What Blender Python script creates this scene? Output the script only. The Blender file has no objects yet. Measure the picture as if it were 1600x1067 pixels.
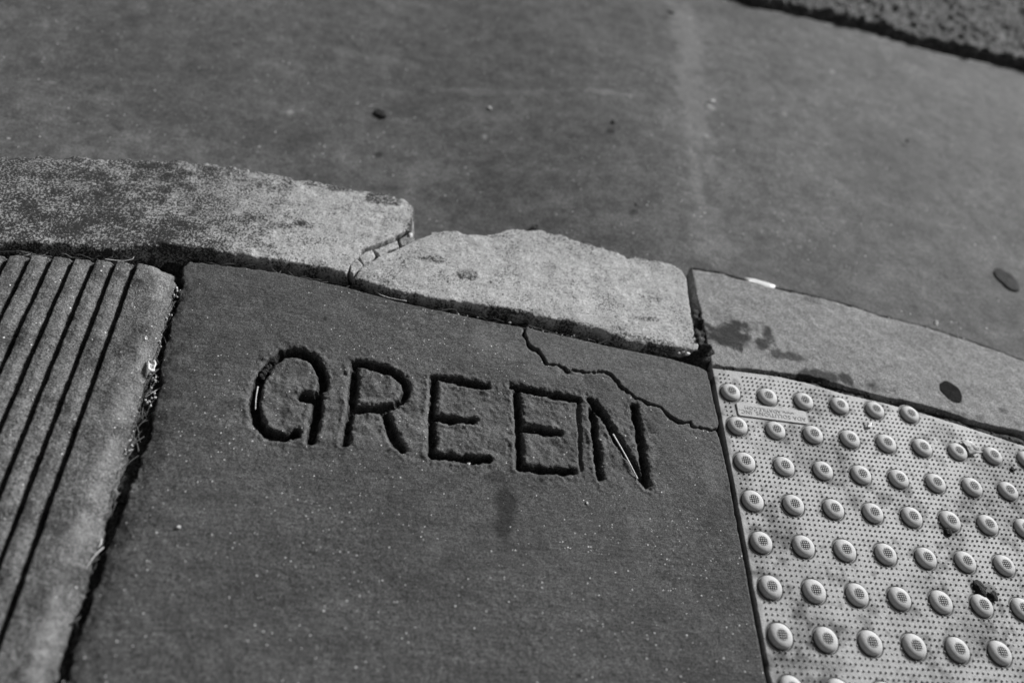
import bpy, math, random
import numpy as np
from mathutils import Matrix, Vector
random.seed(7)
SC = bpy.context.scene
COL = SC.collection

# ------------------------------------------------------------------ camera
cd = bpy.data.cameras.new('camera'); cam = bpy.data.objects.new('camera', cd); COL.objects.link(cam)
R0, R1, R2 = ((0.98285, 0.015095, 0.183787), (0.125766, -0.783765, -0.60819), (0.134865, 0.620874, -0.772222))
CC = (-0.48924, -0.64224, 0.8563)
M = Matrix(((R0[0], -R1[0], -R2[0], CC[0]), (R0[1], -R1[1], -R2[1], CC[1]), (R0[2], -R1[2], -R2[2], CC[2]), (0, 0, 0, 1)))
cam.matrix_world = M
cd.sensor_width = 36.0; cd.lens = 25.8997
cd.clip_start = 0.01; cd.clip_end = 200
cd.dof.use_dof = True; cd.dof.focus_distance = 1.035; cd.dof.aperture_fstop = 1.55
SC.camera = cam

# ------------------------------------------------------------------ sky and sun
SUN_AZ = math.radians(40)      # direction the light comes FROM, measured from +X towards +Y
SUN_EL = math.radians(28)
w = bpy.data.worlds.new('World'); SC.world = w; w.use_nodes = True
nt = w.node_tree; nt.nodes.clear()
sky = nt.nodes.new('ShaderNodeTexSky'); sky.sky_type = 'NISHITA'; sky.sun_disc = False
sky.sun_elevation = SUN_EL; sky.sun_rotation = math.pi/2 - SUN_AZ
bw = nt.nodes.new('ShaderNodeRGBToBW'); bg = nt.nodes.new('ShaderNodeBackground'); out = nt.nodes.new('ShaderNodeOutputWorld')
nt.links.new(sky.outputs[0], bw.inputs[0]); nt.links.new(bw.outputs[0], bg.inputs[0]); nt.links.new(bg.outputs[0], out.inputs[0])
bg.inputs[1].default_value = 0.05
sd = bpy.data.lights.new('sun', 'SUN'); sd.energy = 5.0; sd.angle = math.radians(11); sd.color = (1, 1, 1)
sun = bpy.data.objects.new('sun', sd); COL.objects.link(sun)
dv = Vector((math.cos(SUN_EL)*math.cos(SUN_AZ), math.cos(SUN_EL)*math.sin(SUN_AZ), math.sin(SUN_EL)))
sun.rotation_euler = dv.to_track_quat('Z', 'Y').to_euler(); sun.location = dv*5
SC.view_settings.view_transform = 'Standard'; SC.view_settings.look = 'None'
SC.view_settings.exposure = 0.14; SC.view_settings.gamma = 1

# ------------------------------------------------------------------ numeric helpers
def vnoise(x, y, s, seed):
    r = np.random.RandomState(seed).rand(256, 256)
    x = x/s + 1000.37; y = y/s + 1000.71
    xi = np.floor(x).astype(int); yi = np.floor(y).astype(int)
    fx = x-xi; fy = y-yi
    fx = fx*fx*(3-2*fx); fy = fy*fy*(3-2*fy)
    a = r[xi % 256, yi % 256]; b = r[(xi+1) % 256, yi % 256]; c = r[xi % 256, (yi+1) % 256]; d = r[(xi+1) % 256, (yi+1) % 256]
    return (a*(1-fx)+b*fx)*(1-fy) + (c*(1-fx)+d*fx)*fy - 0.5
def fbm(x, y, s, seed, n=3):
    t = 0; a = 1
    for i in range(n):
        t = t + a*vnoise(x, y, s, seed+i*17); a *= .5; s *= .47
    return t
def sstep(a, b, v):
    t = np.clip((v-a)/(b-a), 0, 1); return t*t*(3-2*t)
def segdist(x, y, pts, closed=False):
    d = np.full(x.shape, 1e9); n = len(pts)
    for i in range(n if closed else n-1):
        ax, ay = pts[i]; bx, by = pts[(i+1) % n]
        vx, vy = bx-ax, by-ay; L = vx*vx+vy*vy+1e-15
        t = np.clip(((x-ax)*vx+(y-ay)*vy)/L, 0, 1)
        d = np.minimum(d, (x-ax-t*vx)**2 + (y-ay-t*vy)**2)
    return np.sqrt(d)
def sdf(x, y, pts):
    """distance inside the outline (positive inside)"""
    d = segdist(x, y, pts, True); ins = np.zeros(x.shape, bool); n = len(pts)
    for i in range(n):
        ax, ay = pts[i]; bx, by = pts[(i+1) % n]
        c = ((ay > y) != (by > y))
        if ay != by: ins ^= c & (x < (bx-ax)*(y-ay)/(by-ay)+ax)
    return np.where(ins, d, -d)
def blobs(x, y, L, seed=3, rag=.5):
    """stain strength from a list of (x, y, rx, ry, strength)"""
    t = np.zeros(x.shape); nz = fbm(x, y, .02, seed, 3)
    for bx, by, rx, ry, s in L:
        q = np.sqrt(((x-bx)/rx)**2+((y-by)/ry)**2) + rag*nz*1.4
        t = np.maximum(t, s*(1-sstep(.45, 1.15, q)))
    return t

# ------------------------------------------------------------------ object helpers
def tag(o, label=None, cat=None, group=None, kind=None):
    if label: o['label'] = label
    if cat: o['category'] = cat
    if group: o['group'] = group
    if kind: o['kind'] = kind
    return o
def link(o, parent=None):
    COL.objects.link(o)
    if parent: o.parent = parent
    return o
def np_mesh(name, V, Fq, mat, attrs=None, normals=None, smooth=True):
    me = bpy.data.meshes.new(name)
    V = np.ascontiguousarray(V, dtype=np.float32); Fq = np.ascontiguousarray(Fq, dtype=np.int32)
    k = Fq.shape[1]; nf = len(Fq)
    me.vertices.add(len(V)); me.vertices.foreach_set('co', V.ravel())
    me.loops.add(nf*k); me.loops.foreach_set('vertex_index', Fq.ravel())
    me.polygons.add(nf); me.polygons.foreach_set('loop_start', np.arange(0, nf*k, k, dtype=np.int32))
    me.polygons.foreach_set('loop_total', np.full(nf, k, dtype=np.int32))
    me.polygons.foreach_set('use_smooth', np.full(nf, smooth))
    me.update(calc_edges=True)
    for an, av in (attrs or {}).items():
        a = me.attributes.new(an, 'FLOAT', 'POINT'); a.data.foreach_set('value', np.ascontiguousarray(av, dtype=np.float32))
    if normals is not None:
        me.normals_split_custom_set_from_vertices(np.asarray(normals, dtype=np.float32).tolist())
    me.materials.append(mat)
    return me
def compress(V, Fq, at, nrm=None):
    u, inv = np.unique(Fq, return_inverse=True)
    return V[u], inv.reshape(Fq.shape), {k: v[u] for k, v in at.items()}, (nrm[u] if nrm is not None else None)
def heightfield(name, poly, res, zfun, mat, margin=.006, rr=.004, steep=9, depth=.045, rag=.0012, rags=.012, seed=1, ragfun=None,
                attrfun=None, parent=None, parts=None, clip=None):
    """a slab: top surface zfun(x,y), edges rounded with radius rr and falling away outside the outline"""
    P = np.array(poly); x0, y0 = P.min(0)-margin-res; x1, y1 = P.max(0)+margin+res
    if clip: x0 = max(x0, clip[0]); y0 = max(y0, clip[1]); x1 = min(x1, clip[2]); y1 = min(y1, clip[3])
    nx = int((x1-x0)/res)+2; ny = int((y1-y0)/res)+2
    gx, gy = np.meshgrid(x0+np.arange(nx)*res, y0+np.arange(ny)*res)
    x = gx.ravel(); y = gy.ravel()
    d = sdf(x, y, poly)
    r_ = rag if ragfun is None else ragfun(x, y)
    dd = d + r_*2*fbm(x, y, rags, seed+50, 4)
    rr = rr(x, y) if callable(rr) else rr
    t = np.clip(rr-dd, 0, rr)
    z = zfun(x, y, dd) - (rr-np.sqrt(np.maximum(rr*rr-t*t, 0))) - np.minimum(np.maximum(-dd, 0)*steep, depth)
    at = {'stain': np.zeros(len(x)), 'pale': np.zeros(len(x))}
    if attrfun: at.update(attrfun(x, y, dd))
    V = np.c_[x, y, z]
    idx = np.arange(nx*ny).reshape(ny, nx)
    Fq = np.stack([idx[:-1, :-1], idx[:-1, 1:], idx[1:, 1:], idx[1:, :-1]], -1).reshape(-1, 4)
    Fq = Fq[(d[Fq] > -margin).all(1)]
    Z = z.reshape(ny, nx); gyz, gxz = np.gradient(Z, res)
    N = np.stack([-gxz.ravel(), -gyz.ravel(), np.ones(nx*ny)], -1); N /= np.linalg.norm(N, axis=1)[:, None]
    rest = np.ones(len(Fq), bool); made = []
    for pn, pl, mk, pm in (parts or []):
        sel = mk(x, y)[Fq].any(1) & rest; rest &= ~sel
        V2, F2, a2, n2 = compress(V, Fq[sel], at, N)
        made.append((pn, pl, np_mesh(pn, V2, F2, pm or mat, a2, n2)))
    V1, F1, a1, n1 = compress(V, Fq[rest], at, N)
    o = link(bpy.data.objects.new(name, np_mesh(name, V1, F1, mat, a1, n1 if parts else None)), parent)
    for pn, pl, me in made:
        c = link(bpy.data.objects.new(pn, me), o)
        if pl: c['label'] = pl
    return o

# ------------------------------------------------------------------ materials
class NT:
    def __init__(s, name):
        s.m = bpy.data.materials.new(name); s.m.use_nodes = True; s.t = s.m.node_tree; s.t.nodes.clear()
    def n(s, typ, **kw):
        nd = s.t.nodes.new(typ)
        for k, v in kw.items(): setattr(nd, k, v)
        return nd
    def l(s, a, b): s.t.links.new(a, b)
    def val(s, sock, v):
        if isinstance(v, (int, float)): sock.default_value = v
        else: s.l(v, sock)
    def math(s, op, a, b=0.0, c=None, clamp=False):
        nd = s.n('ShaderNodeMath', operation=op, use_clamp=clamp); s.val(nd.inputs[0], a); s.val(nd.inputs[1], b)
        if c is not None: s.val(nd.inputs[2], c)
        return nd.outputs[0]
    def noise(s, vec, scale, detail=3, rough=.6):
        nd = s.n('ShaderNodeTexNoise'); nd.noise_dimensions = '3D'; s.l(vec, nd.inputs['Vector'])
        nd.inputs['Scale'].default_value = scale; nd.inputs['Detail'].default_value = detail; nd.inputs['Roughness'].default_value = rough
        return nd.outputs[0]
    def rng(s, v, a, b, c=0, d=1):
        nd = s.n('ShaderNodeMapRange', interpolation_type='SMOOTHSTEP'); s.val(nd.inputs[0], v)
        for i, q in enumerate((a, b, c, d)): s.val(nd.inputs[i+1], q)
        return nd.outputs[0]
    def attr(s, name): return s.n('ShaderNodeAttribute', attribute_name=name).outputs['Fac']
def concrete(name, base, big=.25, mid=.25, fine=.5, fscale=650, glit=0.0, gsize=.3, grains=0.0, dark=.03, streak=0.0, bump=.35, bscale=420, rough=.85,
             gscale=520, stainc=None, offset=(0, 0, 0), spec=.3, streakdir=0.0, grainbase=.0, bdist=.0006, midscale=38, pale=None, stm=.82):
    t = NT(name); tc = t.n('ShaderNodeTexCoord'); mp = t.n('ShaderNodeMapping'); mp.inputs['Location'].default_value = offset
    t.l(tc.outputs['Object'], mp.inputs[0]); v = mp.outputs[0]
    A = t.noise(v, 5, 4, .6); B = t.noise(v, midscale, 5, .65); Fn = t.noise(v, fscale, 2, .7)
    Fc = t.noise(v, fscale*.37, 2, .7)
    c = t.math('MULTIPLY_ADD', t.math('SUBTRACT', A, .5), big*3, 1.0)
    c = t.math('MULTIPLY', c, t.math('MULTIPLY_ADD', t.math('SUBTRACT', B, .5), mid*3.4, 1.0))
    c = t.math('MULTIPLY', c, t.rng(Fn, .34, .66, 1-fine, 1+fine))
    c = t.math('MULTIPLY', c, t.rng(Fc, .34, .66, 1-fine*.45, 1+fine*.45))
    if streak:
        m3 = t.n('ShaderNodeMapping'); m3.inputs['Rotation'].default_value = (0, 0, streakdir); m3.inputs['Scale'].default_value = (.16, 1, 1); t.l(v, m3.inputs[0])
        S3 = t.noise(m3.outputs[0], 46, 5, .6)
        c = t.math('MULTIPLY', c, t.math('MULTIPLY_ADD', t.math('SUBTRACT', S3, .5), streak*3.2, 1.0))
        m2 = t.n('ShaderNodeMapping'); m2.inputs['Rotation'].default_value = (0, 0, streakdir); m2.inputs['Scale'].default_value = (.1, 1, 1); t.l(v, m2.inputs[0])
        S = t.noise(m2.outputs[0], 330, 3, .6)
        c = t.math('MULTIPLY', c, t.math('MULTIPLY_ADD', t.math('SUBTRACT', S, .5), streak*3, 1.0))
    c = t.math('MULTIPLY', c, base)
    st = t.attr('stain')
    if grains:
        G = t.noise(v, gscale, 3, .75); G2 = t.noise(v, 24, 5, .7)
        q = t.math('ADD', G, t.math('MULTIPLY', st, .19)); q = t.math('ADD', q, t.math('MULTIPLY', t.math('SUBTRACT', G2, .5), .45))
        q = t.math('ADD', q, grainbase)
        gm = t.math('MULTIPLY', t.rng(q, .52, .68), grains)
        mx = t.n('ShaderNodeMix', data_type='FLOAT'); t.l(gm, mx.inputs[0]); t.l(c, mx.inputs[2]); mx.inputs[3].default_value = dark; c = mx.outputs[0]
    c = t.math('MULTIPLY', c, t.math('MULTIPLY_ADD', st, -stm, 1.0))
    pl = t.attr('pale')
    mx = t.n('ShaderNodeMix', data_type='FLOAT'); t.l(pl, mx.inputs[0]); t.l(c, mx.inputs[2])
    t.l(t.math('MULTIPLY', t.rng(Fn, .3, .7, .55, 1.2), pale or base*2.6), mx.inputs[3]); c = mx.outputs[0]
    if glit:
        vo = t.n('ShaderNodeTexVoronoi', feature='F1'); vo.inputs['Scale'].default_value = 300; t.l(v, vo.inputs['Vector'])
        sp = t.n('ShaderNodeSeparateColor'); t.l(vo.outputs['Color'], sp.inputs[0])
        on = t.math('GREATER_THAN', sp.outputs[0], 1-glit)
        dot = t.math('LESS_THAN', vo.outputs['Distance'], t.math('MULTIPLY', sp.outputs[1], gsize))
        mx = t.n('ShaderNodeMix', data_type='FLOAT'); t.l(t.math('MULTIPLY', t.math('MULTIPLY', on, dot), t.math('POWER', sp.outputs[2], 1.5)), mx.inputs[0]); t.l(c, mx.inputs[2]); mx.inputs[3].default_value = .75; c = mx.outputs[0]
    c = t.math('MAXIMUM', c, .004)
    cc = t.n('ShaderNodeCombineColor')
    for i in range(3): t.l(c, cc.inputs[i])
    bs = t.n('ShaderNodeBsdfPrincipled'); t.l(cc.outputs[0], bs.inputs['Base Color'])
    bs.inputs['Roughness'].default_value = rough; bs.inputs['Specular IOR Level'].default_value = spec
    H = t.math('ADD', t.noise(v, bscale, 4, .7), t.math('MULTIPLY', t.noise(v, bscale*.22, 3, .6), 1.6))
    if streak: H = t.math('ADD', H, t.math('MULTIPLY', S, streak*3))
    bp = t.n('ShaderNodeBump'); bp.inputs['Strength'].default_value = bump; bp.inputs['Distance'].default_value = bdist*3; t.l(H, bp.inputs['Height'])
    t.l(bp.outputs[0], bs.inputs['Normal'])
    o = t.n('ShaderNodeOutputMaterial'); t.l(bs.outputs[0], o.inputs[0])
    return t.m
MS = concrete('dark_slab_concrete', .082, big=.34, mid=.36, fine=.55, fscale=600, glit=.22, gsize=.3, streak=.26, bump=.5, bscale=620)
ML = concrete('letter_grime_shade', .045, big=.2, mid=.4, fine=.8, fscale=450, glit=.2, gsize=.3, bump=1)  # packed dirt, made darker so the recess shade sits in the colour
MC = concrete('corner_concrete', .105, big=.15, mid=.2, fine=.42, fscale=620, glit=.2, gsize=.3, streak=.15, bump=.6)
MG = concrete('grooved_concrete', .14, big=.25, mid=.38, fine=.5, fscale=500, grains=1.0, dark=.035, grainbase=-.01, glit=.12, gsize=.35, bump=1.0, gscale=330)
MK = concrete('kerb_concrete', .44, streak=.12, big=.12, mid=.32, fine=.28, fscale=520, grains=1.0, dark=.04, grainbase=.0, bump=.5, gscale=330, stm=.25)
MKR = concrete('right_kerb_concrete', .25, big=.12, mid=.3, fine=.5, grains=.8, dark=.07, grainbase=-.035, bump=.45, gscale=330, offset=(3, 1, 0))
MGU = concrete('gutter_concrete', .104, big=.4, mid=.5, streakdir=.25, fine=.3, fscale=300, midscale=30, glit=.03, gsize=.5, streak=.16, bump=.35, pale=.3)
MA = concrete('asphalt', .10, big=.2, mid=.5, fine=.8, fscale=170, glit=.12, gsize=.5, bump=1.0, bscale=120, bdist=.003, midscale=120)
MSO = concrete('soil', .035, big=.2, mid=.5, fine=.8, fscale=300, bump=1, bscale=200, glit=.04)
MP = concrete('tactile_plastic', .41, big=.10, mid=.10, fine=.16, fscale=700, grains=.6, dark=.13, grainbase=-.055, bump=.2, bscale=500, rough=.6, gscale=260, spec=.4)
MPD = concrete('tactile_dome_plastic', .54, big=.06, mid=.08, fine=.1, fscale=700, grains=.3, dark=.15, grainbase=-.10, bump=.12, stm=.95, rough=.62, gscale=260, spec=.3)
MLT = concrete('raised_lettering', .25, fine=.15, bump=.1)
MST = concrete('dry_straw', .55, mid=.3, fine=.3, bump=.2, rough=.6)
MSD = concrete('dull_straw', .09, mid=.5, fine=.3, bump=.3, offset=(1, 5, 2))
MW = concrete('white_paper', .85, mid=.08, fine=.08, bump=.15, big=.05)
MPB = concrete('pale_pebble', .5, mid=.2, fine=.3, bump=.4)
MD = concrete('dark_grit', .025, mid=.4, fine=.6, bump=1, bscale=300, bdist=.001)
MGM = concrete('trodden_gum', .016, mid=.4, fine=.4, bump=.5, spec=.1, rough=1)
MLF = concrete('dry_leaf', .45, mid=.2, fine=.2, bump=.4, streak=.4)

# ------------------------------------------------------------------ outlines, metres on the ground (x along the tactile rows, y away from the viewer)
slab_edge_left = [(-0.8266, 0.0833), (-0.8224, 0.0289), (-0.8159, -0.0340), (-0.8071, -0.0859), (-0.7988, -0.1471), (-0.7939, -0.1926), (-0.7934, -0.2359), (-0.7954, -0.2865), (-0.7932, -0.3374), (-0.7910, -0.3941), (-0.7896, -0.4344), (-0.7881, -0.4599)]
def jag(P, amp, seed, lev=3):
    r = random.Random(seed)
    for k in range(lev):
        Q = [P[0]]
        for a, b in zip(P[:-1], P[1:]):
            L = math.dist(a, b); o = r.gauss(0, amp)*L; nx, ny = -(b[1]-a[1])/(L+1e-9), (b[0]-a[0])/(L+1e-9)
            Q += [((a[0]+b[0])/2+nx*o, (a[1]+b[1])/2+ny*o), b]
        P = Q
    return P
crack = [(-0.3182, 0.0766), (-0.3161, 0.0543), (-0.3053, 0.0376), (-0.2916, 0.0240), (-0.2732, 0.0125), (-0.2596, 0.0098), (-0.2421, 0.0065), (-0.2284, 0.0050), (-0.2125, 0.0062), (-0.2043, 0.0122), (-0.1963, 0.0122), (-0.1858, 0.0054), (-0.1767, -0.0050), (-0.1706, -0.0157), (-0.1575, -0.0242), (-0.1444, -0.0315), (-0.1283, -0.0372), (-0.1124, -0.0451), (-0.1011, -0.0569), (-0.0833, -0.0634), (-0.0645, -0.0697), (-0.0478, -0.0698), (-0.0328, -0.0689)]
crack = jag(crack, .14, 5, 2)
top_edge = [(-0.8259, 0.1197), (-0.7814, 0.1205), (-0.7029, 0.1223), (-0.5967, 0.1106), (-0.5180, 0.0962), (-0.4394, 0.0880), (-0.3800, 0.0815), (-0.3282, 0.0788)]
plate_left = None
LX = -.0285   # slab edge beside the tactile plate
main_poly = top_edge + [(a-.0013-.0008*max(0, 1-abs(i-30)/60), b-.0015) for i, (a, b) in enumerate(crack)] + [(LX-.001, crack[-1][1]-.012), (LX, -.12), (LX+.001, -.3), (LX, -.62)] + [(-.785, -.62)] + slab_edge_left[::-1] + [(-0.8327, 0.1053)]
corner_poly = [(a+.0008, b+.0010) for a, b in crack] + [(LX+.0004, crack[-1][1]+.01)] + [(-0.0306, 0.0126), (-0.0320, 0.0366), (-0.0427, 0.0424), (-0.0926, 0.0522), (-0.1809, 0.0597), (-0.2467, 0.0681), (-0.2901, 0.0724), (-0.3081, 0.0758)]

# ------------------------------------------------------------------ the letters
G_ = [[(-0.5998, -0.0760), (-0.6010, -0.0615), (-0.6080, -0.0436), (-0.6190, -0.0301), (-0.6333, -0.0239), (-0.6487, -0.0229), (-0.6628, -0.0285), (-0.6747, -0.0433), (-0.6818, -0.0640), (-0.6835, -0.0892), (-0.6808, -0.1142), (-0.6732, -0.1354), (-0.6623, -0.1484), (-0.6487, -0.1558), (-0.6347, -0.1564), (-0.6219, -0.1500)], [(-0.6028, -0.0882), (-0.6009, -0.1059), (-0.6006, -0.1308), (-0.5993, -0.1572)], [(-0.6228, -0.0915), (-0.6078, -0.0927), (-0.6010, -0.0931)]]
R_ = [[(-0.5633, -0.0280), (-0.5596, -0.0636), (-0.5567, -0.0947), (-0.5571, -0.1276), (-0.5564, -0.1554)], [(-0.5633, -0.0280), (-0.5444, -0.0285), (-0.5216, -0.0320), (-0.5027, -0.0403), (-0.4903, -0.0522), (-0.4864, -0.0639), (-0.4917, -0.0806), (-0.5035, -0.0913), (-0.5221, -0.0982), (-0.5514, -0.1022)], [(-0.5144, -0.0993), (-0.5044, -0.1207), (-0.4959, -0.1394), (-0.4834, -0.1573)]]
E_ = [[(-0.4507, -0.0382), (-0.4489, -0.0746), (-0.4474, -0.1108), (-0.4437, -0.1608)], [(-0.4508, -0.0369), (-0.4216, -0.0368), (-0.3940, -0.0384)]+[(-0.4152, -0.0395), (-0.3750, -0.0409)], [(-0.4461, -0.1004), (-0.4174, -0.1023), (-0.3943, -0.1018)]+[(-0.3928, -0.1006)], [(-0.4437, -0.1608), (-0.4137, -0.1604), (-0.3817, -0.1619)]+[(-0.4007, -0.1603), (-0.3683, -0.1583)]]
F_ = [[(-0.3324, -0.0433), (-0.3295, -0.0750), (-0.3273, -0.1158), (-0.3261, -0.1650)], [(-0.3372, -0.0368), (-0.3003, -0.0409), (-0.2684, -0.0437), (-0.2405, -0.0460)], [(-0.3261, -0.1041), (-0.3007, -0.1038), (-0.2726, -0.1054)], [(-0.3256, -0.1650), (-0.2913, -0.1656), (-0.2541, -0.1632)]]
F2 = [[(-0.2413, -0.0462), (-0.2411, -0.0932), (-0.2420, -0.1586)]]
N_ = [[(-0.2211, -0.0604), (-0.2188, -0.0903), (-0.2182, -0.1251), (-0.2156, -0.1678)], [(-0.2241, -0.0422), (-0.2103, -0.0590), (-0.1948, -0.0873), (-0.1822, -0.1121), (-0.1686, -0.1362), (-0.1535, -0.1663)], [(-0.1564, -0.0455), (-0.1531, -0.0819), (-0.1520, -0.1257), (-0.1494, -0.1712)]]
def strokes(x, y, S, w):
    d = np.full(x.shape, 1e9)
    for s in S: d = np.minimum(d, segdist(x, y, s))
    return d - w
LETTERS = [('G', G_, .0066), ('R', R_, .0058), ('E', E_, .0052), ('E', F_, .0052), ('N', N_, .0050)]
def main_z(x, y, dd):
    z = .0016*fbm(x, y, .16, 5, 3) + .0007*fbm(x, y, .012, 9, 3)
    b = (x > -.74) & (x < -.06) & (y > -.30) & (y < .06)
    xb = x[b]; yb = y[b]
    wob = .0026*fbm(xb, yb, .011, 31, 4) + .0010*fbm(xb, yb, .004, 99, 2)
    L = np.full(xb.shape, 1.0)
    for _, S, w in LETTERS: L = np.minimum(L, strokes(xb, yb, S, w))
    L2 = strokes(xb, yb, F2, .0028)
    L = L + wob; L2 = L2 + wob
    zz = -np.where(xb < -.577, .019, .0130)*(1-sstep(-.0042, .0012, L)) - .0014*(1-sstep(0, .0045, L)) + .0085*fbm(xb, yb, .0065, 77, 4)*(1-sstep(-.002, 0, L))
    zz = np.minimum(zz, -.0042*(1-sstep(-.0012, .001, L2)))
    near = np.exp(-np.maximum(L, 0)/.012)
    zz += (L > 0)*(.0006*np.exp(-((L-.005)/.003)**2)*(1+2*fbm(xb, yb, .02, 41, 2)))
    zz += near*(.003*fbm(xb, yb, .011, 61, 4)+.0022*fbm(xb, yb, .004, 62, 2))*(L > -.001)
    pan = sstep(.0, .02, -segdist(xb, yb, WORD)+.062)
    zz += -.0014*pan + pan*.0044*fbm(xb, yb, .022, 71, 5)
    z[b] += zz
    # spalled, rough shoulder along the crack and down the left joint
    cr = segdist(x, y, crack); k = np.exp(-cr/.014)*(1+2.2*fbm(x, y, .018, 88, 3))
    z += -.0016*np.clip(k, 0, 2) + .0016*np.clip(k, 0, 1)*fbm(x, y, .006, 89, 3)
    lj = np.exp(-segdist(x, y, slab_edge_left)/.022); z += lj*(.0045*fbm(x, y, .02, 91, 4)-.0055)
    return z
WORD = [(-0.6487, -0.0971), (-0.5146, -0.0889), (-0.3911, -0.0983), (-0.2830, -0.0999), (-0.1772, -0.1073)]
def main_attr(x, y, dd):
    s = blobs(x, y, [[(-0.3437, -0.231, 0.0165, 0.0482, 0.75), (-0.3617, -0.1832, 0.0152, 0.0112, 0.6), (0.0094, -0.1564, 0.0117, 0.0309, 0.3), (-0.4562, -0.3233, 0.0892, 0.0458, 0.18), (-0.2554, -0.4203, 0.0052, 0.0034, 0.9), (-0.558, -0.4095, 0.0402, 0.0167, 0.2), (-0.6159, 0.044, 0.0044, 0.0048, 0.9), (-0.7432, -0.0478, 0.0321, 0.0431, 0.16)]][0], 5)
    sl = segdist(x, y, slab_edge_left); s = np.maximum(s, .5*np.exp(-(sl/.022)**2)*np.clip(.7+1.2*fbm(x, y, .03, 14, 3), 0, 1))
    wd = np.exp(-segdist(x, y, WORD)/.05)
    p = blobs(x, y, [[(-0.3638, 0.0345, 0.0578, 0.0338, 0.35), (-0.291, -0.0019, 0.0338, 0.0187, 0.3), (-0.0507, -0.1482, 0.0135, 0.0411, 0.3), (-0.5074, -0.1482, 0.0493, 0.0153, 0.28), (-0.6407, -0.096, 0.0283, 0.0407, 0.25), (-0.1639, -0.2126, 0.0178, 0.0555, 0.15)]][0], 8, .9)
    p = np.maximum(p, .45*np.exp(-np.maximum(segdist(x, y, crack)-.002, 0)/.008)*sstep(-.1, .35, fbm(x, y, .02, 12, 3)))
    p = np.maximum(p, .35*np.exp(-((sl-.022)/.014)**2)*sstep(.1, .5, fbm(x, y, .022, 16, 3)))
    p = np.maximum(p, .22*sstep(.35, .9, np.exp(-segdist(x, y, WORD)/.11))*np.clip(.8+fbm(x, y, .05, 17, 4), 0, 1.3))
    p = np.maximum(p, .55*sstep(.6, .95, wd)*sstep(-.1, .5, fbm(x, y, .015, 13, 4)))
    return {'stain': s, 'pale': p}
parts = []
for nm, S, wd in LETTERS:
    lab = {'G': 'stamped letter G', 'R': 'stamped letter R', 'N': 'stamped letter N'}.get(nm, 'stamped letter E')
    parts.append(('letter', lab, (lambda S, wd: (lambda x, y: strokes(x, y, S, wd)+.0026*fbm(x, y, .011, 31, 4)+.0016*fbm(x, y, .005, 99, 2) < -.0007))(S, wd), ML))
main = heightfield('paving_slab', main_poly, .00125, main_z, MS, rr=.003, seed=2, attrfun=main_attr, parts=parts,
                   ragfun=lambda x, y: .0007+.0035*np.exp(-segdist(x, y, slab_edge_left)/.02)+.0011*np.exp(-segdist(x, y, crack)/.01))
tag(main, 'large dark concrete slab with the word GREEN stamped deep into it', 'paving slab')
corner = heightfield('broken_slab_corner', corner_poly, .0012, lambda x, y, dd: .0008+.0008*fbm(x, y, .1, 15, 3)+.0004*fbm(x, y, .012, 19, 3), MC, rr=.0014, seed=4,
                     ragfun=lambda x, y: .0004+.0004*np.exp(-segdist(x, y, crack)/.006))
tag(corner, 'smooth dark concrete wedge cracked off the slab above the letter N', 'slab fragment')

# ------------------------------------------------------------------ the ribbed slab on the left
A0 = [(-0.8953, 0.0919)][0]; A1 = [(-0.8622, -0.3915)][0]
gd = np.array([A0[0]-A1[0], A0[1]-A1[1]]); gd /= np.linalg.norm(gd); gn = np.array([gd[1], -gd[0]])
ribs_right = [(-0.8544, 0.0998), (-0.8418, 0.0932), (-0.8327, 0.0709), (-0.8285, 0.0290), (-0.8252, -0.0166), (-0.8221, -0.0599), (-0.8237, -0.1016), (-0.8172, -0.1636), (-0.8140, -0.2170), (-0.8098, -0.2785), (-0.8068, -0.3458), (-0.8021, -0.4035), (-0.8004, -0.4606)]
rib_top = [(-1.0703, 0.0818), (-1.0226, 0.0887), (-0.9566, 0.0953), (-0.8930, 0.1013)]
rib_poly = [(-1.5, .055), (-1.25, .066)] + rib_top + ribs_right + [(ribs_right[-1][0]+.004, -.62), (-1.5, -.62)]
def rib_z(x, y, dd):
    s = -((x-A0[0])*gn[0] + (y-A0[1])*gn[1])   # distance to the left of the last groove
    pitch = .0276
    k = np.clip(np.round(s/pitch), 0, 40); q = np.abs(s-k*pitch) + .0012*fbm(x, y, .02, 21, 3)
    z = -.0100*(1-sstep(.0017, .0043, q))
    uu = s-k*pitch; uu = np.where(uu < 0, uu+pitch, uu); z += -.0080*(1-sstep(.0, .0145, uu))*(s > -.002)*(.9+.8*fbm(x, y, .05, 24, 2))
    uf = s-k*pitch; z += -.0008*np.exp(-np.maximum(-uf, 0)/.003)*(uf < 0)
    z = z*sstep(.0, .006, dd+.002)
    e = segdist(x, y, ribs_right); ee = np.clip(1-e/.026, 0, 1)
    z += -.012*ee**2.0
    z += .0015*fbm(x, y, .1, 25, 3) + .0011*fbm(x, y, .009, 27, 4) + .002*fbm(x, y, .02, 28, 4)*ee
    return z+.004
def rib_attr(x, y, dd):
    s = -((x-A0[0])*gn[0] + (y-A0[1])*gn[1])
    return {'stain': .35*sstep(0, .4, fbm(x, y, .03, 33, 3)), 'pale': .5*np.exp(-((segdist(x, y, ribs_right)-.017)/.012)**2)*sstep(-.4, .3, fbm(x, y, .02, 34, 3))}  # pale along the worn lip puts its sunlit brightness into the colour
rib = heightfield('grooved_slab', rib_poly, .0014, rib_z, MG, rr=.003, seed=6, attrfun=rib_attr, clip=(-1.28, -.62, 9, 9),
                  ragfun=lambda x, y: .0008+.002*np.exp(-segdist(x, y, ribs_right)/.02))
tag(rib, 'grey concrete slab scored with parallel grooves and a worn rounded edge, left of the lettered slab', 'paving slab')

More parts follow.
